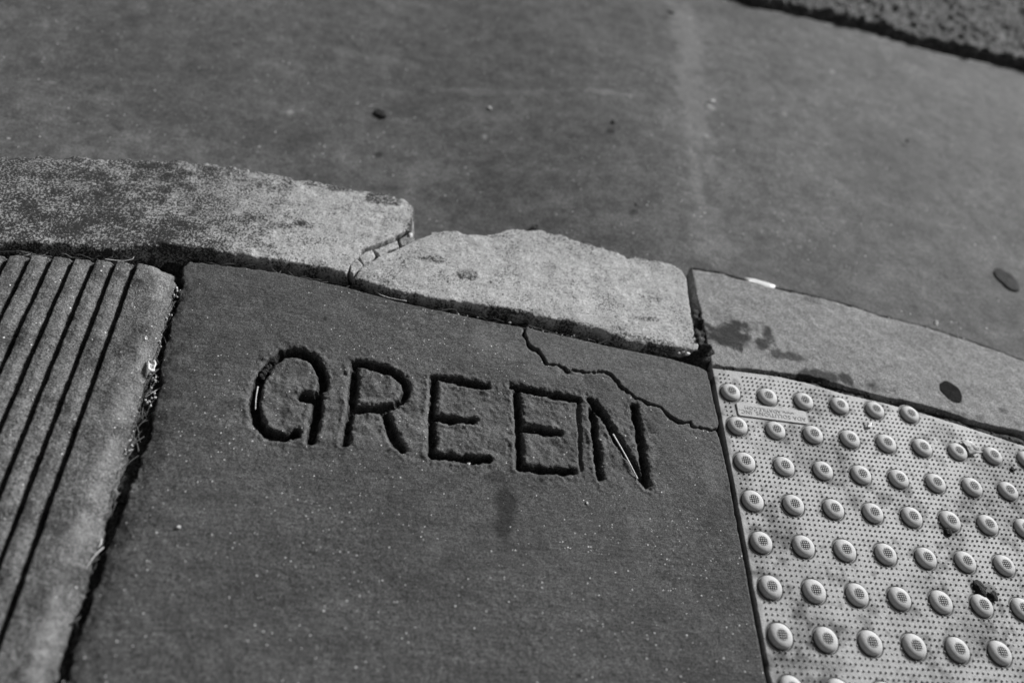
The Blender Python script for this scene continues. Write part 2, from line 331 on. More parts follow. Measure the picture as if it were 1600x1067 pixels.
# ------------------------------------------------------------------ kerbs
KZ = .005
k1_far = [(-1.1477, 0.2723), (-1.0972, 0.2851), (-1.0372, 0.3019), (-0.9738, 0.3146), (-0.9179, 0.3255), (-0.8791, 0.3302), (-0.8186, 0.3320), (-0.7566, 0.3306), (-0.7032, 0.3237), (-0.6508, 0.3246), (-0.6081, 0.3232), (-0.5654, 0.3249), (-0.5212, 0.3154), (-0.5112, 0.3015), (-0.5134, 0.2694), (-0.5139, 0.2432)]
k1_far = [(a, b+.003) for a, b in k1_far]
k1_crk = [(-0.5334, 0.2316), (-0.5453, 0.2187), (-0.5657, 0.2029), (-0.5837, 0.1877), (-0.5910, 0.1693), (-0.5966, 0.1543), (-0.5975, 0.1405), (-0.5959, 0.1300)]
k1_near = [(-0.6149, 0.1345), (-0.6392, 0.1365), (-0.6994, 0.1383), (-0.7433, 0.1378), (-0.7866, 0.1400), (-0.8166, 0.1420), (-0.8350, 0.1356), (-0.8582, 0.1404), (-0.8812, 0.1384), (-0.8982, 0.1322), (-0.9316, 0.1149), (-0.9611, 0.1141), (-0.9964, 0.1135), (-1.0395, 0.1073), (-1.0771, 0.1022)]
k1 = [(-2.6, -.25), (-2.6, -.02), (-1.9, .16), (-1.4, .255)] + k1_far + k1_crk + k1_near + [(-1.4, .07), (-1.9, -.03)]
KS = [[(-0.8899, 0.2601, 0.0255, 0.0135, 0.85), (-0.8043, 0.2117, 0.0685, 0.0186, 0.8), (-0.8881, 0.1584, 0.0258, 0.0136, 0.75), (-0.7231, 0.219, 0.0472, 0.0173, 0.7), (-0.5641, 0.3162, 0.0293, 0.0144, 0.8), (-0.6504, 0.3224, 0.051, 0.0112, 0.7), (-1.0062, 0.2108, 0.0935, 0.0287, 0.28), (-1.0805, 0.2381, 0.0503, 0.0296, 0.28), (-0.982, 0.2771, 0.0533, 0.0184, 0.3), (-0.4568, 0.1892, 0.0224, 0.0127, 0.7), (-0.4141, 0.1663, 0.0143, 0.0097, 0.6), (-0.7768, 0.3268, 0.0686, 0.0112, 0.5), (-0.3767, 0.158, 0.0082, 0.0055, 0.8), (-0.1049, 0.1696, 0.0293, 0.0072, 0.35), (-0.1314, 0.1237, 0.0273, 0.0055, 0.5), (-0.2602, 0.2503, 0.0112, 0.0123, 0.3), (-0.827, 0.1368, 0.0522, 0.0119, 0.7), (-0.9499, 0.1267, 0.0413, 0.0079, 0.8), (-0.8885, 0.1446, 0.0513, 0.012, 0.9), (-0.3406, 0.1038, 0.0605, 0.0065, 0.7), (-0.2385, 0.095, 0.0623, 0.0079, 0.7), (-0.1567, 0.0775, 0.0634, 0.0091, 0.6)]][0]
def k_z(x, y, dd): return KZ + .002*fbm(x, y, .15, 36, 3) + .0007*fbm(x, y, .010, 37, 4) - .003*np.exp(-np.maximum(dd, 0)/.006)*np.exp(-(segdist(x, y, k_front)/.02)**2)*np.clip(.5+2*fbm(x, y, .012, 38, 3), 0, 1)
def k_attr(x, y, dd):
    s = blobs(x, y, KS, 44, .9)
    s = np.maximum(s, sstep(-.62, -.90, x)*(.78+.5*fbm(x, y*2.5, .05, 45, 4)))
    s = np.maximum(s, 1.2*np.exp(-segdist(x, y, k1_far[-4:])/.0045))
    s = np.maximum(s, .6*np.exp(-segdist(x, y, k_out)/.006)*np.clip(.4+1.8*fbm(x, y, .03, 95, 3), 0, 1))
    s = np.maximum(s, .75*np.exp(-segdist(x, y, k_front)/.008)*np.clip(.7+1.4*fbm(x, y, .014, 49, 3), 0, 1.2))
    return {'stain': s}
kr = lambda x, y: .0008+.0018*np.exp(-(segdist(x, y, k_front)/.02)**2)+.0034*np.exp(-(segdist(x, y, k_out)/.02)**2)
k_out = k1_far + [(-0.4519, 0.2594), (-0.4124, 0.2616), (-0.3714, 0.2686), (-0.3443, 0.2869), (-0.2941, 0.2944), (-0.2604, 0.2904), (-0.2278, 0.2813), (-0.1918, 0.2762), (-0.1583, 0.2658), (-0.1333, 0.2630), (-0.1062, 0.2591), (-0.0593, 0.2544)]
k_front = k1_near[::-1] + [(-0.5902, 0.1244), (-0.5275, 0.1096), (-0.4607, 0.1033), (-0.3666, 0.1029), (-0.2472, 0.0908), (-0.1598, 0.0718), (-0.0702, 0.0696)]
krr = lambda x, y: .0022+.006*np.exp(-(segdist(x, y, k_front)/.012)**2)+.002*np.exp(-(segdist(x, y, k_out)/.02)**2)
kl = heightfield('kerb_stone', k1, .0015, k_z, MK, rr=krr, steep=12, depth=.10, seed=10, ragfun=kr, attrfun=k_attr, clip=(-1.28, -9, 9, 9), margin=.009)
tag(kl, 'long stained concrete kerb length above the grooved slab, left of the rubble filled crack', 'kerb', 'kerb lengths in the curved kerb')
k2 = [(-0.5893, 0.1313), (-0.5818, 0.1394), (-0.5778, 0.1525), (-0.5699, 0.1595), (-0.5614, 0.1695), (-0.5555, 0.1777), (-0.5465, 0.1866), (-0.5344, 0.1948), (-0.5252, 0.2038), (-0.5153, 0.2161), (-0.5049, 0.2256), (-0.4923, 0.2357), (-0.4778, 0.2508), (-0.4519, 0.2594), (-0.4124, 0.2616), (-0.3714, 0.2686), (-0.3443, 0.2869), (-0.2941, 0.2944), (-0.2604, 0.2904), (-0.2278, 0.2813), (-0.1918, 0.2762), (-0.1583, 0.2658), (-0.1443, 0.2547), (-0.1333, 0.2630), (-0.1062, 0.2591), (-0.0821, 0.2577), (-0.0593, 0.2544), (-0.0467, 0.2446), (-0.0412, 0.2261), (-0.0423, 0.1936), (-0.0431, 0.1565), (-0.0428, 0.1050), (-0.0398, 0.0821), (-0.0433, 0.0725), (-0.0702, 0.0696), (-0.1155, 0.0688), (-0.1598, 0.0718), (-0.2033, 0.0852), (-0.2472, 0.0908), (-0.2909, 0.0951), (-0.3293, 0.0989), (-0.3666, 0.1029), (-0.4164, 0.1033), (-0.4607, 0.1033), (-0.4904, 0.1071), (-0.5275, 0.1096), (-0.5641, 0.1160), (-0.5902, 0.1244)]
km = heightfield('kerb_stone', k2, .0014, k_z, MK, rr=krr, steep=12, depth=.10, seed=11, ragfun=kr, attrfun=k_attr, margin=.009)
tag(km, 'palest kerb length, chipped outer edge, between the rubble filled crack and open joint', 'kerb', 'kerb lengths in the curved kerb')
k3a = [(-0.0269, 0.2562), (0.0263, 0.2571), (0.0686, 0.2482), (0.1253, 0.2389), (0.1867, 0.2334), (0.2537, 0.2243), (0.3177, 0.2086), (0.4061, 0.1955), (0.4919, 0.1746), (0.5753, 0.1492)]
k3b = [(0.5024, -0.0066), (0.4578, -0.0026), (0.4036, 0.0048), (0.3626, 0.0164), (0.3200, 0.0241), (0.2599, 0.0294), (0.2227, 0.0353), (0.1809, 0.0443), (0.1414, 0.0536), (0.0935, 0.0503), (0.0296, 0.0495), (-0.0227, 0.0492), (-0.0228, 0.0680), (-0.0233, 0.1270), (-0.0254, 0.1952)]
k3 = k3a + [(.9, .03), (1.3, -.14), (1.2, -.30), (.85, -.135)] + k3b
def k3_attr(x, y, dd):
    return {'stain': blobs(x, y, [[(0.0321, 0.1213, 0.0596, 0.0283, 1.0), (0.12, 0.0888, 0.0301, 0.0125, 0.8), (0.1834, 0.0534, 0.0742, 0.0136, 0.95), (0.0146, 0.1484, 0.0231, 0.0232, 0.25), (0.1936, 0.2226, 0.0177, 0.0097, 0.3), (0.3947, 0.0109, 0.0725, 0.0083, 0.4), (0.3834, 0.1672, 0.0521, 0.0258, 0.15), (0.4828, 0.0325, 0.0125, 0.0073, 0.6), (0.2368, 0.0448, 0.0939, 0.011, 0.4)]][0], 46, .9)}
kn = heightfield('kerb_stone', k3, .0015, lambda x, y, dd: .001+.0015*fbm(x, y, .15, 47, 3)+.0008*fbm(x, y, .012, 48, 3), MKR, rr=.0026, seed=12,
                 ragfun=lambda x, y: .0012+0*x, attrfun=k3_attr, clip=(-9, -.3, .95, 9))
tag(kn, 'grey kerb length running behind the dotted plate with an oval black gum spot on it', 'kerb', 'kerb lengths in the curved kerb')
frs = [([(-0.5652, 0.1914), (-0.5506, 0.2030), (-0.5320, 0.2186), (-0.5274, 0.2049), (-0.5425, 0.1946), (-0.5537, 0.1795), (-0.5586, 0.1870)], 'longest of the three loose concrete pieces wedged in the kerb crack'),
       ([(-0.5864, 0.1716), (-0.5781, 0.1831), (-0.5682, 0.1908), (-0.5617, 0.1793), (-0.5664, 0.1699), (-0.5766, 0.1582)], 'middle loose concrete piece wedged in the kerb crack'),
       ([(-0.5955, 0.1532), (-0.5887, 0.1669), (-0.5774, 0.1567), (-0.5837, 0.1459), (-0.5890, 0.1354), (-0.5945, 0.1397)], 'smallest loose concrete piece wedged at the near end of the kerb crack'),
       ([(-0.5284, 0.2237), (-0.5136, 0.2403), (-0.5066, 0.2327), (-0.5134, 0.2180), (-0.5237, 0.2085)], 'dark loose concrete lump at the far end of the kerb crack')]
for i, (p, lb) in enumerate(frs):
    cxy = np.mean(p, 0); p = [(cxy[0]+(a-cxy[0])*1.02, cxy[1]+(b-cxy[1])*1.04) for a, b in p]
    f = heightfield('kerb_fragment', p, .0009, lambda x, y, dd: .0045+.0012*fbm(x, y, .02, 50+i, 3), MK if i < 3 else MKR, rr=.0016, seed=60+i, rag=.0007, rags=.008, depth=.03, margin=.003)
    tag(f, lb, 'kerb fragment', 'loose pieces in the kerb crack')

# ------------------------------------------------------------------ setting: gutter, road, soil, pavement further out
def gut_base(x, y):
    k = 1-sstep(-.62, .0, x)
    return -.010 - .085*k*(1-.55*sstep(.3, 1.3, y)) - .004*sstep(.3, .9, y)
asph = [(0.1480, 1.3438), (0.3037, 1.3162), (0.4075, 1.3170), (0.5128, 1.3109), (0.6194, 1.3117), (0.6970, 1.3018), (0.7707, 1.2804), (0.8472, 1.2666), (0.9306, 1.2649), (1.0110, 1.2586), (1.0937, 1.2560)]
far = [(-3, 1.36), (-1, 1.37), (-.1, 1.35)] + asph + [(1.6, 1.17), (3, .9)]
knl = [(-3, -.05), (-1.9, .1), (-1.4, .17)] + [(a, b-.045) for a, b in k1_far[:-3]] + [(-.56, .235), (-.52, .222), (-.42, .235), (-.28, .238), (-.18, .236), (-.05, .228)] + [(a+.004, b+.011) for a, b in k3a] + [(.9, .042), (1.3, -.13), (3, -.9)]
gut_poly = far + knl[::-1]
GB = [[(-0.6002, 0.5429, 0.0138, 0.0157, 0.95), (0.0482, 1.1646, 0.0195, 0.0134, 0.9), (-0.1379, 0.6507, 0.0083, 0.009, 0.9), (-0.1108, 0.4002, 0.0101, 0.0108, 0.8), (-0.3043, 0.3007, 0.0113, 0.0096, 0.9), (0.57, 0.778, 0.0089, 0.0111, 0.9), (0.0739, 0.5152, 0.007, 0.0082, 0.5), (0.6461, 0.3665, 0.0368, 0.0371, 0.3), (-0.945, 0.5685, 0.1665, 0.0601, 0.16), (-1.2113, 0.6328, 0.1464, 0.0638, 0.2), (-0.6252, 0.4435, 0.1968, 0.0539, 0.12), (0.6872, 0.7379, 0.2162, 0.28, 0.15), (0.4607, 0.2391, 0.0827, 0.0211, 0.2), (0.0013, 0.2788, 0.0737, 0.0131, 0.3)]][0]
def gut_attr(x, y, dd):
    s = blobs(x, y, GB, 52, .5)
    p = blobs(x, y, [[(0.0888, 1.0565, 0.0449, 0.2526, 0.35), (0.0602, 0.8049, 0.0406, 0.2093, 0.35), (0.0301, 0.552, 0.014, 0.127, 0.3), (0.0983, 1.183, 0.0361, 0.1027, 0.3), (-0.4808, 0.51, 0.0707, 0.0385, 0.2), (-0.4057, 0.7722, 0.1214, 0.0121, 0.35), (-0.139, 0.7942, 0.0883, 0.0101, 0.4), (-0.6292, 0.8489, 0.156, 0.0152, 0.2), (0.101, 0.7973, 0.011, 0.013, 1.6), (-0.3937, 0.6223, 0.0064, 0.0085, 1.4), (0.0748, 0.6802, 0.0075, 0.0094, 0.9), (-0.5829, 0.3965, 0.0054, 0.0069, 1.2), (-0.7851, 0.6292, 0.0068, 0.0084, 1.0), (0.4665, 1.0499, 0.0076, 0.0099, 0.9), (0.2847, 0.8209, 0.0067, 0.0109, 0.8), (-0.2859, 0.4185, 0.0721, 0.0216, 0.25), (0.0227, 0.4175, 0.0395, 0.0375, 0.25), (-0.1553, 0.378, 0.0859, 0.0246, 0.2), (0.0358, 0.3425, 0.0511, 0.0351, 0.25), (0.4041, 1.3505, 0.0618, 0.0119, 0.4), (0.7095, 1.276, 0.0868, 0.0119, 0.4), (0.8974, 1.2605, 0.0677, 0.0122, 0.5), (-0.9278, 0.3393, 0.0037, 0.0065, 1), (-1.0175, 0.3844, 0.0046, 0.0051, 0.8)]][0], 53, .6)
    p = np.maximum(p, .5*sstep(.43, .49, vnoise(x, y, .0095, 54)))
    return {'stain': s, 'pale': np.clip(p, 0, 1)}
gut = heightfield('gutter', gut_poly, .0038, lambda x, y, dd: gut_base(x, y)+.003*fbm(x, y, .3, 55, 3)+.0008*fbm(x, y, .03, 56, 2), MGU, rr=.004, steep=3, depth=.03, seed=14, attrfun=gut_attr, rag=.001, margin=.012)
tag(gut, 'wide dark concrete gutter between kerb and road', kind='structure')
road_poly = [(a, b+.016+.0*a) for a, b in far] + [(3, 3.2), (-3, 3.2)]
def road_z(x, y, dd):
    return .008 + .008*fbm(x, y, .06, 57, 4) + .012*fbm(x, y, .014, 58, 3)
road = heightfield('road', road_poly, .006, road_z, MA, rr=.012, steep=4, depth=.07, seed=15, rag=.014, rags=.05, margin=.02)
tag(road, 'rough dark asphalt road surface', kind='structure')
# soil in the joints
def soil_z(x, y):
    z = -.030 + .006*fbm(x, y, .02, 65, 3)
    lj = np.exp(-(segdist(x, y, slab_edge_left)/.03)**2); z = z + lj*(.013+.008*fbm(x, y, .012, 66, 3))*sstep(.1, .03, y)
    z = z + .012*sstep(-.8, -.5, x)*sstep(.05, .0, segdist(x, y, k2[-14:])-.02)
    g = sdf(x, y, gut_poly); z = z - .11*sstep(-.07, -.03, g)
    z = z - .03*np.exp(-(((x+.875)/.03)**2+((y-.115)/.016)**2))
    z = z + .022*np.exp(-(segdist(x, y, k1_crk[:-3])/.016)**2)
    kj = np.exp(-(segdist(x, y, JR)/.02)**2); z = z + kj*.025 + .022*np.exp(-(segdist(x, y, JR[:4])/.03)**2)*(.35+fbm(x, y, .012, 67, 3))*(y > .07)
    return z
JR = [(-0.0362, 0.2483), (-0.0329, 0.1824), (-0.0297, 0.1138), (-0.0316, 0.0667), (0.0294, 0.0482), (0.1784, 0.0352), (0.3264, 0.0103), (0.4952, -0.0217)]
def grid_sheet(name, x0, y0, x1, y1, res, zf, mat):
    nx = int((x1-x0)/res)+1; ny = int((y1-y0)/res)+1
    gx, gy = np.meshgrid(np.linspace(x0, x1, nx), np.linspace(y0, y1, ny)); x = gx.ravel(); y = gy.ravel()
    idx = np.arange(nx*ny).reshape(ny, nx)
    Fq = np.stack([idx[:-1, :-1], idx[:-1, 1:], idx[1:, 1:], idx[1:, :-1]], -1).reshape(-1, 4)
    return link(bpy.data.objects.new(name, np_mesh(name, np.c_[x, y, zf(x, y)], Fq, mat)))
soil = grid_sheet('soil', -1.3, -.63, .7, .34, .0026, soil_z, MSO); tag(soil, 'dark dirt in the joints', kind='structure')
def box_mesh(name, bxs, mat):
    V = []; Q = []
    for (x0, y0, z0, x1, y1, z1) in bxs:
        b = len(V); V += [(x0, y0, z0), (x1, y0, z0), (x1, y1, z0), (x0, y1, z0), (x0, y0, z1), (x1, y0, z1), (x1, y1, z1), (x0, y1, z1)]
        Q += [tuple(b+i for i in f) for f in ((0, 3, 2, 1), (4, 5, 6, 7), (0, 1, 5, 4), (1, 2, 6, 5), (2, 3, 7, 6), (3, 0, 4, 7))]
    return link(bpy.data.objects.new(name, np_mesh(name, np.array(V), np.array(Q), mat, smooth=False)))
pv = box_mesh('pavement', [(-6, -8, -.15, 6, -.628, -.003), (-6, -.622, -.15, -1.29, -.1, -.003), (.93, -.622, -.15, 6, -.32, -.003), (.596, -.622, -.15, .924, -.27, -.004)], MS)
tag(pv, 'plain dark concrete pavement beyond the slabs', kind='structure')
gb = box_mesh('ground', [(-30, -30, -.4, 30, 30, -.16)], MSO); tag(gb, 'bare earth under the paving', kind='structure')
rb = box_mesh('far_road', [(-30, 3.19, -.15, 30, 30, -.004), (-30, .9, -.15, -3.01, 3.186, -.005), (3.01, .9, -.15, 30, 3.186, -.005)], MA); tag(rb, 'asphalt road further out', kind='structure')

# ------------------------------------------------------------------ tactile plate with domes
PX0 = -.0232
plate_poly = [(PX0, .0435)] + [(0.0286, 0.0444), (0.0920, 0.0438), (0.1374, 0.0380), (0.1966, 0.0254), (0.2628, 0.0175), (0.3292, 0.0059), (0.3936, -0.0085), (0.4900, -0.0330)] + [(.56, -.062), (.585, -.075), (.585, -.565), (PX0-.001, -.565)]
def pin(pts_poly, x, y): return float(sdf(np.array([x]), np.array([y]), pts_poly)[0])
domes = [(c*.06, -r*.06) for r in range(0, 10) for c in range(0, 10)]
domes = [p for p in domes if pin(plate_poly, *p) > .009]
def plate_attr(x, y, dd):
    s = .6*sstep(-.15, .6, fbm(x, y, .06, 70, 4)) + .6*sstep(.0, .5, fbm(x, y, .016, 71, 4))
    for dx, dy in domes:
        b = (np.abs(x-dx) < .03) & (np.abs(y-dy) < .03); q = np.hypot(x[b]-dx, y[b]-dy); s[b] += .5*np.exp(-np.maximum(q-.0175, 0)/.003)*np.clip(.5+1.8*fbm(x[b], y[b], .02, 74, 3), 0, 1)
    s += blobs(x, y, [[(0.0619, 0.076, 0.0011, 0.0014, 0), (-0.0116, -0.2602, 0.0363, 0.0541, 0.28), (0.0281, -0.2825, 0.0544, 0.0443, 0.2), (0.0729, -0.3479, 0.0265, 0.0165, 0.35), (0.1835, -0.3199, 0.028, 0.0177, 0.35), (0.2194, -0.1436, 0.0421, 0.0289, 0.25), (0.3119, -0.2805, 0.0219, 0.0127, 0.95), (0.3251, -0.1747, 0.0096, 0.0056, 0.7), (0.2907, -0.1976, 0.0104, 0.0075, 0.8), (0.1326, -0.2949, 0.0093, 0.0072, 0.7), (-0.0043, -0.2241, 0.0279, 0.0113, 0.4), (0.0198, -0.3892, 0.0505, 0.0122, 0.4), (0.0426, -0.0909, 0.041, 0.018, 0.25), (0.4282, -0.142, 0.0157, 0.0119, 0.5)]][0], 72, .7)
    s = np.maximum(s, .5*np.exp(-np.maximum(dd, 0)/.002))
    return {'stain': np.clip(s, 0, 1)}
plate = heightfield('tactile_plate', plate_poly, .0016, lambda x, y, dd: .0012+.0004*fbm(x, y, .1, 73, 2)+.0006*(1-sstep(.003, .005, dd))*0, MP, rr=.0015, seed=16, rag=.0004, attrfun=plate_attr, margin=.003, depth=.012)
tag(plate, 'pale grey dotted tactile warning plate right of the lettered slab', 'tactile paving')
# label outline first, so the studs leave room for it
lab_c = [(0.0055, -0.0177), (0.1179, -0.0188), (0.1168, -0.0396), (0.0049, -0.0430)]
lcx = sum(p[0] for p in lab_c)/4; lcy = sum(p[1] for p in lab_c)/4
ang = math.atan2(lab_c[1][1]-lab_c[0][1], lab_c[1][0]-lab_c[0][0])
LW = math.hypot(lab_c[1][0]-lab_c[0][0], lab_c[1][1]-lab_c[0][1]); LH = .5*(math.hypot(lab_c[3][0]-lab_c[0][0], lab_c[3][1]-lab_c[0][1])+math.hypot(lab_c[2][0]-lab_c[1][0], lab_c[2][1]-lab_c[1][1]))
print('label', LW, LH, ang)
# studs: small cones, one mesh, a pattern of the plate surface
ss = .0075; NS = 8
px, py = np.meshgrid(np.arange(-3, 79)*ss+ss/2, np.arange(-75, 7)*ss+ss/2); px = px.ravel(); py = py.ravel()
px = px+np.random.RandomState(1).normal(0, .0002, px.shape); py = py+np.random.RandomState(2).normal(0, .0002, px.shape)
ok = sdf(px, py, plate_poly) > .0055
for dx, dy in domes: ok &= np.hypot(px-dx, py-dy) > .0185
ca, sa = math.cos(-ang), math.sin(-ang)
u = (px-lcx)*ca-(py-lcy)*sa; v = (px-lcx)*sa+(py-lcy)*ca
ok &= ~((np.abs(u) < LW/2+.002) & (np.abs(v) < LH/2+.002))
ok &= np.hypot(px-.0155, py-.030) > .006
px = px[ok]; py = py[ok]; n = len(px)
rg = np.random.RandomState(3); hs = .0019*(1-.5*np.clip(rg.rand(n)**3, 0, 1)); 
ring = [(.0020, .0), (.0013, .6), (.0005, 1.0)]
V = []; Q = []
th = np.arange(NS)/NS*2*math.pi
VV = np.zeros((n, NS*3, 3)); SST = np.zeros((n, NS*3))
for k, (r, h) in enumerate(ring):
    SST[:, k*NS:(k+1)*NS] = (.35, 0, 0)[k]
    VV[:, k*NS:(k+1)*NS, 0] = px[:, None]+r*np.cos(th); VV[:, k*NS:(k+1)*NS, 1] = py[:, None]+r*np.sin(th); VV[:, k*NS:(k+1)*NS, 2] = .0006+h*hs[:, None]+.0006*h
fq = [(k*NS+i, k*NS+(i+1) % NS, (k+1)*NS+(i+1) % NS, (k+1)*NS+i) for k in range(2) for i in range(NS)]
fq += [(2*NS, 2*NS+1, 2*NS+2, 2*NS+3), (2*NS, 2*NS+3, 2*NS+4, 2*NS+7), (2*NS+4, 2*NS+5, 2*NS+6, 2*NS+7)]
FQ = (np.array(fq)[None]+(np.arange(n)*NS*3)[:, None, None]).reshape(-1, 4)
me = np_mesh('stud_pattern', VV.reshape(-1, 3), FQ, MP, {'stain': np.maximum(SST.ravel(), .8*plate_attr(VV.reshape(-1, 3)[:, 0], VV.reshape(-1, 3)[:, 1], np.full(n*NS*3, .05))['stain'])})
so = link(bpy.data.objects.new('stud_pattern', me), plate); so['kind'] = 'stuff'
# dome
def lathe(prof, seg, dirt=None):
    V = []; Q = []; D = []
    for (r, z, dd) in prof:
        for i in range(seg):
            a = 2*math.pi*i/seg; V.append((r*math.cos(a), r*math.sin(a), z)); D.append(dd)
    for k in range(len(prof)-1):
        for i in range(seg): Q.append((k*seg+i, k*seg+(i+1) % seg, (k+1)*seg+(i+1) % seg, (k+1)*seg+i))
    return V, Q, D
prof = [(.0190, .0010, .2), (.0178, .0015, .85), (.0166, .0018, 1), (.0157, .0006, 1), (.0155, .0016, .6)]
for t in np.linspace(0, 1, 12)[1:]:
    a = t*math.pi/2; prof.append((.0020+.0135*math.cos(a)**.66, .0014+.0068*math.sin(a), .6*(1-t)**5))
prof = [p if p[0] > .0070 else (p[0], p[1], 1.0) for p in prof] + [(.0002, .00822, 1.0)]
V, Q, D = lathe(prof, 48)
for i in range(-2, 3):
    for j in range(-2, 3):
        if abs(i) == 2 and abs(j) == 2: continue
        b = len(V); cx = i*.0028; cy = j*.0028; hz = -.0003*(i*i+j*j)*.5
        for (r, z) in ((.0010, .0070+hz), (.0007, .0091+hz)):
            for sx, sy in ((-1, -1), (1, -1), (1, 1), (-1, 1)): V.append((cx+sx*r, cy+sy*r, z)); D.append(.0)
        Q += [(b, b+1, b+5, b+4), (b+1, b+2, b+6, b+5), (b+2, b+3, b+7, b+6), (b+3, b, b+4, b+7), (b+4, b+5, b+6, b+7)]
dome_me = np_mesh('dome', np.array(V), np.array(Q), MPD, {'stain': np.array(D)})
for i, (x, y) in enumerate(domes):
    o = bpy.data.objects.new('dome', dome_me); link(o, plate); o.location = (x, y, 0); o.rotation_euler = (0, 0, 0)
    q = 1+random.uniform(-.02, .02); o.scale = (q, q, 1+random.uniform(-.04, .04))
# maker's label
def rounded(w_, h_, r, n=6):
    P = []
    for cx, cy, a0 in ((w_/2-r, h_/2-r, 0), (-w_/2+r, h_/2-r, 90), (-w_/2+r, -h_/2+r, 180), (w_/2-r, -h_/2+r, 270)):
        for k in range(n+1): a = math.radians(a0+90*k/n); P.append((cx+r*math.cos(a), cy+r*math.sin(a)))
    return P
def prism(name, P, levels, mat, parent=None, attrs=None):
    """stack of scaled outlines (z, inset) closed by a top face"""
    me = bpy.data.meshes.new(name); n = len(P); V = []; Fc = []
    cx = sum(p[0] for p in P)/n; cy = sum(p[1] for p in P)/n
    for z, s in levels: V += [(cx+(p[0]-cx)*s, cy+(p[1]-cy)*s, z) for p in P]
    for k in range(len(levels)-1):
        for i in range(n): Fc.append((k*n+i, k*n+(i+1) % n, (k+1)*n+(i+1) % n, (k+1)*n+i))
    Fc.append(tuple((len(levels)-1)*n+i for i in range(n)))
    me.from_pydata(V, [], Fc); me.materials.append(mat); me.update()
    return link(bpy.data.objects.new(name, me), parent)
lb = prism('maker_label', rounded(LW, LH, .0032), [(0, 1), (.0016, 1), (.0020, .985)], MP, plate)
lb.location = (lcx, lcy, .001); lb.rotation_euler = (0, 0, ang)
def text_part(txt, size, x, y, parent, z):
    cu = bpy.data.curves.new('lettering', 'FONT'); cu.body = txt; cu.size = size; cu.align_x = 'CENTER'; cu.align_y = 'CENTER'; cu.extrude = .0002; cu.resolution_u = 3; cu.space_character = 1.08
    tmp = bpy.data.objects.new('lettering', cu); COL.objects.link(tmp)
    dg = bpy.context.evaluated_depsgraph_get(); me = bpy.data.meshes.new_from_object(tmp.evaluated_get(dg))
    bpy.data.objects.remove(tmp); me.materials.clear(); me.materials.append(MLT)
    o = link(bpy.data.objects.new('lettering', me), parent); o.location = (x, y, z); o.rotation_euler = (0, 0, math.pi); return o
text_part('ADA SOLUTIONS, INC.', .0098, .0, -.0036, lb, .0021)
text_part('www.ADATILE.COM', .0085, -.004, .0042, lb, .0021)

# ------------------------------------------------------------------ small loose things
def tube(name, pts, r, mat, seg=7, taper=.35, flat=.6):
    P = [Vector(p) for p in pts]
    # smooth the path
    for _ in range(2):
        Qp = [P[0]]
        for a, b in zip(P[:-1], P[1:]): Qp += [a*.75+b*.25, a*.25+b*.75]
        P = Qp+[P[-1]]
    V = []; Fc = []; n = len(P)
    for i, p in enumerate(P):
        d = (P[min(i+1, n-1)]-P[max(i-1, 0)]).normalized(); s = d.cross(Vector((0, 0, 1))).normalized(); u = s.cross(d)
        rr = r*(1-taper*i/(n-1))
        for k in range(seg): a = 2*math.pi*k/seg; V.append(tuple(p+s*math.cos(a)*rr+u*math.sin(a)*rr*flat))
    for i in range(n-1):
        for k in range(seg): Fc.append((i*seg+k, i*seg+(k+1) % seg, (i+1)*seg+(k+1) % seg, (i+1)*seg+k))
    Fc.append(tuple(range(seg))[::-1]); Fc.append(tuple((n-1)*seg+k for k in range(seg)))
    me = bpy.data.meshes.new(name); me.from_pydata(V, [], Fc); me.polygons.foreach_set('use_smooth', [True]*len(Fc)); me.materials.append(mat); me.update()
    return link(bpy.data.objects.new(name, me))
def pebble(name, x, y, z, rx, ry, rz, mat, seed=1, sub=3, rough=.5, sharp=1.0):
    import bmesh
    bm = bmesh.new(); bmesh.ops.create_icosphere(bm, subdivisions=sub, radius=1)
    rr = random.Random(seed); ph = [rr.uniform(0, 6) for _ in range(9)]
    for v in bm.verts:
        c = v.co.copy(); k = 1+rough*.35*(math.sin(3.1*c.x+ph[0])*math.sin(2.7*c.y+ph[1])+.6*math.sin(5.3*c.z+ph[2]+2*c.x)+.4*math.sin(8*c.x+ph[3])*math.sin(7*c.y+ph[4]))
        v.co = Vector((c.x*rx*k, c.y*ry*k, c.z*rz*k))
    me = bpy.data.meshes.new(name); bm.to_mesh(me); bm.free(); me.polygons.foreach_set('use_smooth', [True]*len(me.polygons)); me.materials.append(mat)
    o = link(bpy.data.objects.new(name, me)); o.location = (x, y, z+rz*.6); o.rotation_euler = (0, 0, rr.uniform(0, 6)); return o
# straws
a, b = [(-0.1929, -0.0974), (-0.1630, -0.1646)]
o = tube('dry_straw', [(a[0], a[1], .0012), ((a[0]+b[0])/2+.001, (a[1]+b[1])/2, .0018), (b[0], b[1], .0016)], .0013, MST, taper=.3); tag(o, 'bright straight straw lying along the diagonal of the letter N', 'straw')
a, b = [(-0.6829, -0.0826), (-0.6784, -0.1176)]
o = tube('dry_straw', [(a[0], a[1], -.004), ((a[0]+b[0])/2-.001, (a[1]+b[1])/2, -.004), (b[0], b[1], -.006)], .0011, MST, taper=.5); tag(o, 'thin pale straw resting in the left curve of the letter G', 'straw')
a, b = [(-0.3488, -0.0471), (-0.3362, -0.0729)]
o = tube('dry_straw', [(a[0], a[1], .0008), (a[0]+.004, (a[1]+b[1])/2-.004, .001), (b[0], b[1], .0)], .0006, MSD, taper=.3); tag(o, 'fine curled straw on the slab just left of the second letter E', 'straw')
